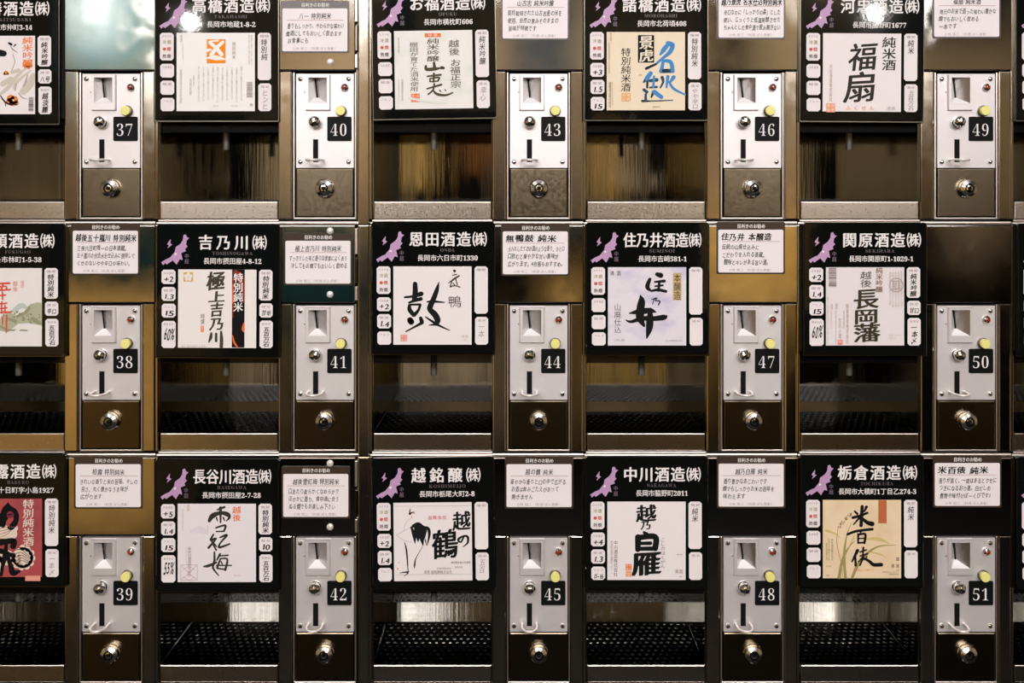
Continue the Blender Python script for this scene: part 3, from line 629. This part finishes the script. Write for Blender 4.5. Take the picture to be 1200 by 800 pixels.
def art_shell():
    a = Art(-318, 38, mat('crimson_print', lin(172, 72, 74), .5, tint=((50, 50, 50), lin(150, 62, 66), .45, .7))); K = M_ink; C = mat('shell_print', lin(224, 206, 188), .5)
    a.st(C, [(-60, 230, 60), (0, 300, 90), (90, 330, 60), (140, 300, 40)], [(0, 340, 80), (110, 350, 80)]); a.dots(C, [(205, 560, 95)] + [(205 + 88 * math.cos(t * .55 - 1.6), 560 + 88 * math.sin(t * .55 - 1.6), 26) for t in range(10)] + [(60, 560, 70), (-40, 620, 90)])
    a.st(paint(110, 60, 58), *[[(120 + 6 * k, 500 + 34 * k, 4), (190, 490 + 24 * k, 5), (270 - 4 * k, 560 + 12 * k, 4)] for k in range(5)]); a.st(paint(150, 90, 84), *[[(0, 380 - 26 * k, 3), (70, 350 - 20 * k, 4), (150, 260 + 10 * k, 3)] for k in range(4)])
    a.st(K, [(76, 74, 8), (66, 130, 66), (20, 230, 60), (-60, 300, 40)], [(76, 120, 50), (136, 160, 44), (146, 230, 40), (104, 290, 44), (76, 294, 14)], [(30, 190, 60), (30, 270, 40)], [(-60, 440, 50), (40, 420, 44), (126, 412, 40), (120, 460, 44)], [(60, 430, 20), (50, 540, 40), (30, 620, 30), (14, 712, 24)], [(-80, 520, 40), (0, 500, 40), (110, 540, 30)], [(76, 560, 30), (100, 640, 36), (120, 694, 46), (176, 680, 20)], [(-160, 560, 50), (-120, 700, 50)])
    a.dots(paint(128, 44, 62), [(95, 180, 32)]); a.st(K, [(80, 180, 12), (112, 176, 8)])
    a.vt(C, '特別純米酒', 206, 44, 304, 460, .024, .06); a.vt(K, '佐渡産', 158, 528, 188, 640, 0, .1); a.rect(paint(228, 152, 138), 228, 720, 362, 766)
    return a.done()
def art_orange():
    a = Art(53, 65, mat('bright_paper', lin(240, 237, 235), .5)); O = paint(244, 142, 28); W = MATS['bright_paper']
    a.rect(O, 321, 122, 487, 335); a.st(W, [(348, 150, 24), (400, 196, 28), (452, 256, 30)], [(464, 146, 22), (410, 196, 28), (362, 258, 30)], [(321, 222, 22), (356, 214, 16)], [(322, 288, 8), (400, 286, 36), (487, 300, 8)], [(360, 140, 12), (420, 134, 14)])
    T = paint(196, 182, 180)
    for k, x in enumerate(range(240, 640, 42)): a.vt(T, '清らかな雪解け水と越後の米を丹念に仕込んだ酒'[k % 5:k % 5 + 17], x, 362 + 6 * (k % 3), x + 20, 684 - 10 * (k % 4))
    a.vt(T, '長岡銘醸', 168, 470, 188, 620); a.vt(T, '越後', 198, 440, 212, 540); a.vt(paint(170, 150, 130), '特別純米', 546, 146, 578, 300); a.vt(T, '高橋酒造株式会社新潟県', 80, 390, 104, 690); a.vt(T, '清酒', 82, 80, 106, 150); a.vt(PALE, '冷暗所に保存', 104, 160, 116, 300); a.vt(PALE, '原材料米米麹', 690, 80, 706, 350); a.vt(PALE, '精米歩合', 712, 80, 726, 350)
    a.bars(paint(176, 160, 160), 676, 500, 727, 636); a.dots(T, [(716, 702, 14)]); a.ht(PALE, '酒造', 376, 704, 430, 720); a.ht(PALE, '長岡市', 536, 704, 600, 720)
    return a.done()
def art_river():
    a = Art(55, 58, mat('cream_paper', lin(236, 229, 224), .55)); G = paint(214, 176, 96)
    a.rect(G, 102, 82, 187, 166); a.dots(MATS['cream_paper'], [(144 + 24 * math.cos(t * 1.2566 - 1.57), 124 + 24 * math.sin(t * 1.2566 - 1.57), 15) for t in range(5)] + [(144, 124, 12)]); a.dots(G, [(144, 124, 5)])
    for c, x0, y0, x1, y1 in (('極', 312, 76, 466, 238), ('上', 330, 250, 466, 342), ('吉', 344, 350, 452, 474), ('乃', 338, 490, 452, 594)): a.ch(BROWN, c, x0, y0, x1, y1, .042, .08)
    a.st(BROWN, [(352, 622, 16), (346, 660, 24), (330, 700, 10)], [(394, 626, 18), (394, 690, 20)], [(438, 608, 16), (442, 680, 26), (440, 742, 26)])
    R = paint(140, 44, 20); F = paint(236, 102, 34)
    a.rect(paint(12, 10, 10), 533, 58, 645, 747); a.st(R, [(566, 86, 40), (590, 112, 58), (610, 160, 50), (626, 240, 30), (636, 340, 14)], [(540, 140, 14), (540, 260, 12), (541, 480, 8)]); a.st(F, [(541, 190, 8), (540, 330, 10), (538, 360, 5)], [(640, 530, 8), (632, 580, 20), (640, 610, 6)], [(541, 640, 6), (552, 695, 14), (580, 742, 12)])
    a.vt(M_white, '特別純米', 546, 88, 630, 432, .028)
    a.vt(BROWN, '特撰', 256, 450, 292, 546, -.004, .1); a.seal(ORANGE, 258, 556, 286, 612, '吉川'); a.ht(paint(150, 140, 130), '吉川 吉乃川株式会社 製造', 90, 730, 300, 744)
    return a.done()
def art_mountain():
    a = Art(48, 65, mat('mint_washi', lin(233, 230, 226), .55, tint=((24, 24, 40), lin(214, 220, 206), .52, .72))); K = paint(78, 70, 52); D = paint(96, 86, 68)
    a.rect(ORANGE, 320, 90, 463, 124); a.ht(M_paper, '特 選', 350, 94, 432, 120, .01)
    a.vt(K, '純米吟醸', 336, 134, 446, 342, .008, .08, .03)
    a.st(K, [(398, 352, 18), (404, 402, 26)], [(326, 380, 18), (332, 408, 24), (400, 406, 26), (446, 400, 14)], [(464, 396, 24), (482, 398, 20)], [(338, 470, 12), (456, 458, 16)], [(396, 446, 16), (392, 520, 14)], [(362, 490, 12), (360, 516, 12)], [(366, 490, 10), (440, 482, 14), (430, 514, 12)], [(364, 518, 10), (430, 514, 10)], [(334, 580, 12), (400, 562, 14), (460, 546, 16)], [(398, 538, 14), (386, 592, 14), (342, 630, 12)], [(386, 594, 10), (420, 628, 20), (496, 640, 16), (560, 618, 10)], [(446, 596, 10), (454, 606, 10)], [(492, 590, 8), (500, 600, 9)])
    a.vt(D, '越後', 532, 150, 626, 290, .008, .06, .03); a.vt(D, 'お福正宗', 540, 322, 634, 580, .008, .06, .03); a.vt(D, '棚田が育てた酒米使用', 184, 166, 260, 604, .0, .06, .04)
    a.seal(paint(236, 128, 74), 190, 622, 268, 696, '山古志印'); a.vt(paint(190, 186, 150), '清酒特選', 78, 120, 96, 260); a.vt(PALE, '新潟県長岡市横枕町', 76, 490, 90, 690); a.vt(paint(176, 170, 150), 'お福酒造株式会社', 104, 486, 124, 686)
    a.st(paint(222, 224, 212), [(180, 660, 14), (320, 690, 18), (500, 715, 10)])
    return a.done()
def art_fan():
    a = Art(48, 65); K = paint(48, 44, 42)
    a.ch(K, '福', 280, 152, 518, 392, .022, .1); a.ch(K, '扇', 244, 406, 502, 672, .022, .1); a.vt(K, '純米酒', 572, 96, 694, 396, .018, .06)
    O = paint(238, 148, 92); a.ht(O, 'ふくせん', 250, 706, 506, 746, .02, .5); a.seal(paint(238, 160, 120), 80, 686, 158, 766, '河忠酒造'); a.vt(paint(180, 150, 146), '河忠酒造株式会社', 104, 342, 132, 672); a.ht(paint(168, 160, 160), '清酒', 616, 712, 690, 744)
    return a.done()
def art_domain():
    a = Art(58, 47, mat('grey_washi', lin(230, 222, 223), .55)); K = paint(58, 54, 36); T = paint(184, 166, 160)
    a.bars(paint(120, 106, 108), 82, 52, 150, 220)
    a.vt(K, '越後', 362, 82, 462, 228, .004, .08); a.vt(paint(128, 92, 66), '純米吟醸', 498, 48, 560, 272, .006)
    a.ch(K, '長', 308, 246, 520, 412, .028); a.ch(K, '岡', 320, 424, 506, 548, .028); a.ch(K, '藩', 308, 544, 536, 706, .026)
    a.b.ring(*a.p(680, 204), 7.2, 8.4, a.y(), T); a.seal(T, 648, 165, 712, 245, '藩', MATS['grey_washi'])
    for x, y0, y1 in ((626, 85, 380), (650, 90, 400), (676, 85, 400), (700, 85, 400), (726, 80, 390)): a.vt(T, '越後長岡藩牧野家ゆかりの酒', x - 8, y0, x + 6, y1)
    a.vt(T, '関原酒造株式会社', 234, 372, 258, 724); a.vt(T, '新潟県長岡市関原町', 208, 430, 222, 590); a.vt(T, '杜氏入魂', 168, 492, 192, 680); a.vt(T, '清酒', 138, 368, 160, 420); a.vt(PALE, '原材料名米米麹', 138, 430, 152, 720); a.vt(T, '清酒', 98, 372, 118, 420); a.vt(PALE, '製造年月日', 98, 440, 110, 590); a.vt(PALE, '要冷蔵開栓後はお早めに', 68, 310, 78, 730)
    a.seal(paint(236, 96, 44), 162, 690, 204, 730, '関'); a.ht(PALE, '容量 1800ml', 612, 640, 726, 656); a.ht(PALE, '精米歩合', 612, 668, 680, 680)
    return a.done()
def art_camellia():
    a = Art(-388, 95); O = paint(224, 132, 66); G = paint(176, 164, 150)
    a.vt(ORANGE, '純米吟醸', 194, 104, 286, 370, .02, .08)
    a.st(paint(206, 196, 182), [(-40, 640, 14), (60, 560, 30), (140, 460, 26), (250, 360, 12)], [(120, 560, 20), (150, 500, 24), (270, 400, 10)], [(200, 590, 50), (260, 520, 60), (290, 440, 30)], [(100, 420, 24), (160, 400, 30)], [(20, 520, 40), (90, 480, 40)])
    a.st(G, [(110, 260, 6), (126, 330, 6), (90, 420, 6)], [(200, 545, 10), (220, 510, 16), (240, 440, 6)], [(160, 600, 8), (190, 640, 10), (235, 654, 6)], [(130, 580, 8), (140, 520, 10)])
    a.dots(O, [(240, 350, 24), (270, 360, 16), (222, 366, 16), (250, 376, 16), (48, 424, 20), (66, 430, 12), (36, 432, 12), (90, 650, 34), (120, 664, 38), (80, 676, 30), (140, 690, 22), (100, 694, 24)])
    a.dots(paint(236, 190, 120), [(244, 354, 8), (50, 426, 7), (112, 664, 9)])
    a.st(M_ink, [(-60, 240, 60), (30, 252, 44)], [(0, 626, 8), (40, 680, 12), (90, 704, 10), (150, 705, 5)], [(40, 680, 7), (46, 716, 6)], [(76, 160, 16), (96, 172, 18)], [(118, 190, 6), (134, 172, 10)]); a.st(paint(120, 112, 104), [(90, 190, 5), (114, 220, 7), (152, 244, 3)])
    a.bars(paint(90, 82, 80), 250, 640, 292, 766); a.vt(M_ink, '雪椿', -260, 180, -120, 600, .02)
    return a.done()
def art_landscape():
    a = Art(-333, 52, mat('mist_washi', lin(230, 225, 220), .55)); R = paint(214, 84, 62)
    a.st(paint(190, 196, 190), [(110, 430, 30), (180, 385, 40), (230, 410, 20)]); a.poly(paint(176, 176, 150), [(0, 480), (70, 440), (130, 470), (200, 440), (260, 370), (320, 355), (358, 360), (362, 560), (250, 540), (150, 545), (60, 620), (-40, 600)])
    a.st(paint(150, 150, 118), [(140, 480, 12), (210, 450, 22), (250, 400, 24)], [(0, 570, 20), (60, 600, 14), (150, 600, 12), (230, 605, 10)], [(280, 500, 30), (340, 540, 26)], [(60, 500, 20), (120, 520, 26)]); a.dots(paint(140, 144, 110), [(random.uniform(20, 350), random.uniform(430, 540), random.uniform(5, 12)) for _ in range(40)])
    a.st(paint(232, 226, 218), [(100, 640, 20), (200, 570, 22), (350, 580, 24)])
    a.st(R, [(-40, 190, 14), (74, 186, 16)], [(20, 190, 14), (0, 246, 14)], [(-30, 220, 12), (44, 214, 12), (44, 246, 12)], [(-60, 252, 14), (82, 242, 12)], [(-20, 296, 12), (40, 290, 12)], [(12, 264, 12), (14, 330, 12)], [(-30, 372, 12), (50, 362, 12)], [(-30, 412, 10), (50, 404, 12)], [(-30, 446, 12), (90, 440, 12)], [(6, 350, 12), (4, 450, 12)], [(34, 380, 10), (36, 450, 10)], [(-20, 490, 10), (-24, 560, 10)], [(14, 486, 10), (14, 550, 10)], [(50, 470, 12), (48, 560, 12), (46, 624, 8)])
    a.vt(R, '越後', 104, 166, 146, 262, -.004); a.vt(paint(226, 150, 130), '福顔', 172, 160, 204, 230)
    return a.done()

# col, row: (corner of the bottle label in the photograph, title, its span, roman, address, its span, tag kind, tag entries, artwork)
U = {
 (1, 0): ((-50.5, 42), '雪椿酒造㈱', (17, 108), 'YUKITSUBAKI', '加茂市仲町3-14', (36, 88), 'A', ('+1', '1.4', '15', '60%', '純米吟醸', '八号', '越淡麗'), art_camellia),
 (1, 1): ((-42.5, 314), '福顔酒造㈱', (15, 106), 'FUKUGAO', '三条市林町1-5-38', (28, 91), 'A', ('+2', '1.5', '15', '60%', '特別純米', '辛口', '五百万石'), art_landscape),
 (1, 2): ((-42.3, 584), '柏露酒造㈱', (17, 108), 'HAKURO', '長岡市十日町字小島1927', (16, 105), 'B', ('', '', '', '特別純米', '一本〆'), art_shell),
 (2, 0): ((207, 38.5), '高橋酒造㈱', (17.7, 109), 'TAKAHASHI', '長岡市地蔵1-8-2', (35, 92), 'B', ('', '', '', '特別純', 'ヒンヒ'), art_orange),
 (2, 1): ((209, 315.5), '吉乃川㈱', (23, 103), 'YOSHINOGAWA', '長岡市摂田屋4-8-12', (29, 97), 'A', ('+2', '1.3', '15', '60%', '特別純米', '甘辛', '五百万石'), art_river),
 (2, 2): ((208.3, 590), '長谷川酒造㈱', (17.6, 109), 'HASEGAWA', '長岡市摂田屋2-7-28', (28, 97), 'A', ('+5', '1.4', '15', '55%', '特別純米', '10', '五百万石'), art_plum),
 (3, 0): ((461.7, 36.5), 'お福酒造㈱', (18, 107), 'OFUKU', '長岡市横枕町606', (34.5, 92), 'B', ('', '', '', '純米吟醸', '幸心'), art_mountain),
 (3, 1): ((461, 312), '恩田酒造㈱', (18, 109), 'ONDA', '長岡市六日市町1330', (27.6, 98.5), 'B', ('+2', '1.4', '', '', '一本'), art_drum),
 (3, 2): ((461, 589), '越銘醸㈱', (21, 102), 'KOSHIMEIJO', '長岡市栃尾大町2-8', (30, 95), 'B', ('+2', '1.4', '', '', '五百'), art_crane),
 (4, 0): ((711, 37.5), '諸橋酒造㈱', (18, 110), 'MOROHASHI', '長岡市北荷頃408', (35, 93), 'B', ('+3', '1.5', '15', '特別純米', 'やや辛口'), art_blue),
 (4, 1): ((712.4, 313), '住乃井酒造㈱', (17.7, 109), 'SUMINOI', '長岡市吉崎581-1', (35, 92), 'B', ('', '', '', '', ''), art_well),
 (4, 2): ((711.7, 587.5), '中川酒造㈱', (18.3, 109), 'NAKAGAWA', '長岡市脇野町2011', (33, 94), 'B', ('+4', '1.3', '15-16', '純米', ''), art_goose),
 (5, 0): ((964.5, 38.8), '河忠酒造㈱', (20, 112), 'KAWACHU', '長岡市脇野町1677', (34, 97), 'B', ('', '', '', '純米', '五百万石'), art_fan),
 (5, 1): ((967.8, 313), '関原酒造㈱', (19, 111), 'SEKIHARA', '長岡市関原町1-1029-1', (26.5, 102), 'A', ('+2', '1.4', '15', '60%', '純米吟醸', '甘口', '一本〆'), art_domain),
 (5, 2): ((964.2, 585.5), '栃倉酒造㈱', (17, 110), 'TOCHIKURA', '長岡市大積町1丁目乙274-3', (18, 109), 'B', ('', '', '', '純米', ''), art_rice),
 (6, 0): ((1217, 38), '', None, '', '', None, 'B', ('', '', '', '', ''), None),
 (6, 1): ((1219, 314), '', None, '', '', None, 'B', ('', '', '', '', ''), None),
 (6, 2): ((1217, 588), '', None, '', '', None, 'B', ('', '', '', '', ''), None),
}
LOOK = {
 (1, 0): 'board cut off at the left, white label with orange flowers', (1, 1): 'board cut off at the left, misty landscape label with red characters', (1, 2): 'board cut off at the left, crimson label with a cream shell',
 (2, 0): 'black board holding a white label with an orange square', (2, 1): 'black board holding a cream label with a red and black strip', (2, 2): 'black board holding a pale label with orange corner characters',
 (3, 0): 'black board holding a pale green label with three brown text columns', (3, 1): 'black board holding a white label with one huge brush character', (3, 2): 'black board holding a white label with an ink crane',
 (4, 0): 'black board holding a cream label with blue brushwork', (4, 1): 'black board holding a lilac label with a tan text strip', (4, 2): 'black board holding a white label with heavy black block characters',
 (5, 0): 'black board holding a white label with orange kana along its foot', (5, 1): 'black board holding a grey label with a barcode, no card above', (5, 2): 'black board holding a tan label with rice plants',
 (6, 0): 'steel sake dispenser cut off by the right edge, beside the panel numbered 49', (6, 1): 'steel sake dispenser cut off by the right edge, beside the panel numbered 50', (6, 2): 'steel sake dispenser cut off by the right edge, beside the panel numbered 51',
}
TILT = {(3, 0): .9, (3, 2): .6, (2, 1): -.3, (5, 0): -.4}
def dispenser(c, r):
    (lx, ly), title, tx, roman, address, ax, kind, d, art = U[(c, r)]
    num = str(36 + (c - 1) * 3 + r + 1) if c < 6 else ''
    div = c == 2
    t = bpy.data.objects.new('sake_dispenser', None); COL.objects.link(t); t.empty_display_size = .05
    t.location = (WX(X0(c)), 0, zr(r))
    t['label'] = LOOK[(c, r)] if c == 6 else 'dispenser numbered %s, %s' % (num, LOOK[(c, r)])
    t['category'] = 'sake dispenser'; t['group'] = 'sake dispensers of the vending wall'
    L = (0, 0, BASE / 1000)                                # parts are modelled with v down from the unit's top
    part = lambda n, me, par=None: obj(n, me, par or t, L if par is None else (0, 0, 0))
    part('housing', SH['housing_div' if div else 'housing']); part('rail', SH['rail'])
    part('chamber', SH['chamber']); part('splash_guard', SH['guard'])
    sp = part('spout', SH['spout']); part('flange', SH['flange'], sp)
    tr = part('drip_tray', SH['tray']); part('grate', SH['grate'], tr)
    cp = part('card_panel', SH['panel_div' if div else 'panel'])
    if div:
        for me in SH['bolts']: part('screw', me, cp)
    pl = part('coin_panel', SH['plate'])
    for n, k in (('coin_entry', 'entry'), ('return_knob', 'knob'), ('indicator_lamp', 'lamp'), ('push_button', 'button'), ('return_lever', 'lever')): part(n, SH[k], pl)
    for me in SH['screws']: part('screw', me, pl)
    part('number_badge', badge_mesh(num), pl)
    dr = part('cash_door', SH['door']); part('lock', SH['lock'], dr)
    # the label board: its corner is brought to the board's own depth
    k = (DIST + YB / 1000) / DIST
    X = 600 + (lx - 600) * k; Yv = 225 + (ly - 225) * k
    bd = obj('label_board', SH['board'], t, ((X - X0(c)) / 1000, 0, (BASE - (Yv - ROWH * r)) / 1000))
    bd.rotation_euler = (0, math.radians(-TILT.get((c, r), 0)), 0)
    part('board_rim', SH['edge'], bd); part('region_map', SH['map'], bd)
    if title: part('lettering', lettering_mesh(title, tx, roman, address, ax), bd)
    for me in tags(kind, d): part('spec_tag', me, bd)
    if art: part('bottle_label', art(), bd)
    else:
        b = MB(); b.box(0, 91, 0, 91, YB - .35, YB + .1, M_paper); part('bottle_label', b.mesh('bottle_label'), bd)
    return t
for c in range(1, 7):
    for r in range(3): dispenser(c, r)

# ------------------------------------------------------------------ the handwritten recommendation cards
C_RED = paint(150, 90, 70); C_SIGN = paint(170, 156, 158)
def card(c, r, x, y, col, bold, lines, label, num):
    """(x, y): the white paper's corner in the photograph; 76 x 50 mm paper in a 80 x 61 mm smoky sleeve"""
    yf = -4.0; k = (DIST + yf / 1000) / DIST
    t = bpy.data.objects.new('recommendation_card', None); COL.objects.link(t); t.empty_display_size = .02
    t.location = (WX(600 + (x - 600) * k), yf / 1000, EYE + (225 - (225 + (y - 225) * k) - 52) / 1000)
    t['label'] = label; t['category'] = 'card'; t['group'] = 'handwritten recommendation cards'
    L = (0, 0, .052)
    b = MB(); b.rplate(-2, 78, -9, 52, -.5, .4, M_sleeve, 1.6, 0, 3); b.text('目利きのお勧め', 22, 55, -6.6, -1.6, -.62, M_white, .02, 0, .0); obj('sleeve', b.mesh('sleeve'), t, L)
    b = MB(); b.rplate(0, 76, 0, 50, -.75, -.5, M_card, 1.8, 0, 4); obj('paper', b.mesh('paper'), t, L)
    b = MB(); ti, rest = lines[0], lines[1:]
    n = len(ti); u0 = 3 if bold else 38 - min(n * 2.7, 32); u1 = 74 if bold and n > 8 else (62 if bold else 38 + min(n * 2.7, 32))
    b.text(ti, u0, u1, 4 if bold else 5.5, 12.6, -.9, col, .034 if bold else .012, .12, .05, .05)
    b.rect(5, 13.6, 72, 14.0, -.88, C_RED)
    for i, s in enumerate(rest): b.text(s, 5 + random.uniform(-1, 1.5), min(72, 9 + len(s) * 4.3), 17.2 + i * 8.8, 23.6 + i * 8.8, -.9, col, .014 if bold else .01, .1, .06, .09)
    b.text('小林 昭二 〔利酒 ぽん酒番〕', 12, 64, 45.2, 48.6, -.9, C_SIGN, 0, 0, .05)
    obj('handwriting', b.mesh('handwriting'), t, L)
CARDS = [
 (1, 1, 85.6, 270.2, 1, ('越後五十嵐川 特別純米', '三条六日町唯一の日本酒蔵。', '五十嵐川の伏流水を仕込みに使用して', 'くせのないやや辛口の味わい。'), 'bold handwritten card on the teal-grey panel above number 38'),
 (1, 2, 89, 543.6, 0, ('柏露 特別純米', 'きれいな香りと米の旨味、キレの', '良さ。丸く豊かなうま味が', '広がります'), 'handwritten card on the golden panel above number 39'),
 (2, 0, 331, 10, 0, ('八一 特別純米', '香りもしっかり、やわらかな味わい', '燗酒にしてもおいしく飲めます', 'お食事にも'), 'handwritten card on the bolted panel above number 40, in the top row'),
 (2, 1, 334.6, 282, 0, ('極上吉乃川 特別純米', 'すっきりした味と香りは食事によくあう', '冷してもお燗でもおいしく飲める'), 'two-line handwritten card on the bolted panel above number 41'),
 (2, 2, 332, 555, 0, ('越後雪紅梅 特別純米', '口あたり柔らかくなめらかで', 'ほのかに香り、食中酒に合う', 'ぬる燗でもお楽しみ下さい'), 'handwritten card on the black bolted panel above number 42'),
 (3, 0, 589, -5, 0, ('山古志 純米吟醸', '契約栽培された山古志産の米を', '使用、自然の恵みそのままの', '旨味が特徴です'), 'handwritten card above number 43, its top cut off by the picture'),
 (3, 1, 589.2, 271, 1, ('無鴨鼓 純米', '火入れしたてのお酒のような香り。ひと口', '口飲むと華やかな甘い香味が', '広がります。4合瓶もおすすめ。'), 'bold handwritten card with three full lines above number 44'),
 (3, 2, 593.6, 543.6, 0, ('越の鶴 純米', '華やかな香りと口の中で広がる', 'お酒は飲みごたえがあって', '飽きません'), 'handwritten card on the black panel above number 45'),
 (4, 0, 842, -6, 1, ('越乃景虎 名水仕込特別純米', '辛口なのに「しっかりの森」とした', '使い、じっくりと低温発酵させた', 'ちゃんとした食中酒で飲み飽きない'), 'bold handwritten card above number 46, its top cut off by the picture'),
 (4, 1, 841.6, 269, 1, ('住乃井 本醸造', '伝統の山廃仕込みに', 'こだわりを入れる酒蔵。', '酸味とキレがある旨い酒。'), 'bold handwritten card on the golden panel above number 47'),
 (4, 2, 842, 543, 0, ('越乃白雁 純米', '香り豊かなあじわいです', '燗でもしっかりお米の旨味を', '味わえます'), 'handwritten card on the black panel above number 48'),
 (5, 0, 1094.5, -7, 0, ('福扇 純米酒', '地元のお米で造った味わい豊かな', '燗でもおいしく飲める', '一本です'), 'handwritten card above number 49, its top cut off by the picture'),
 (5, 2, 1095.2, 542.2, 1, ('米百俵 純米', '香りが高く、一度はまるとクセに', 'つきになるおり酒。白だしの', '煮物や味付けぽーくびです♪'), 'bold handwritten card with a music note above number 51'),
]
for (c, r, x, y, bold, lines, label) in CARDS: card(c, r, x, y, M_ink if bold else M_pencil, bold, lines, label, '')
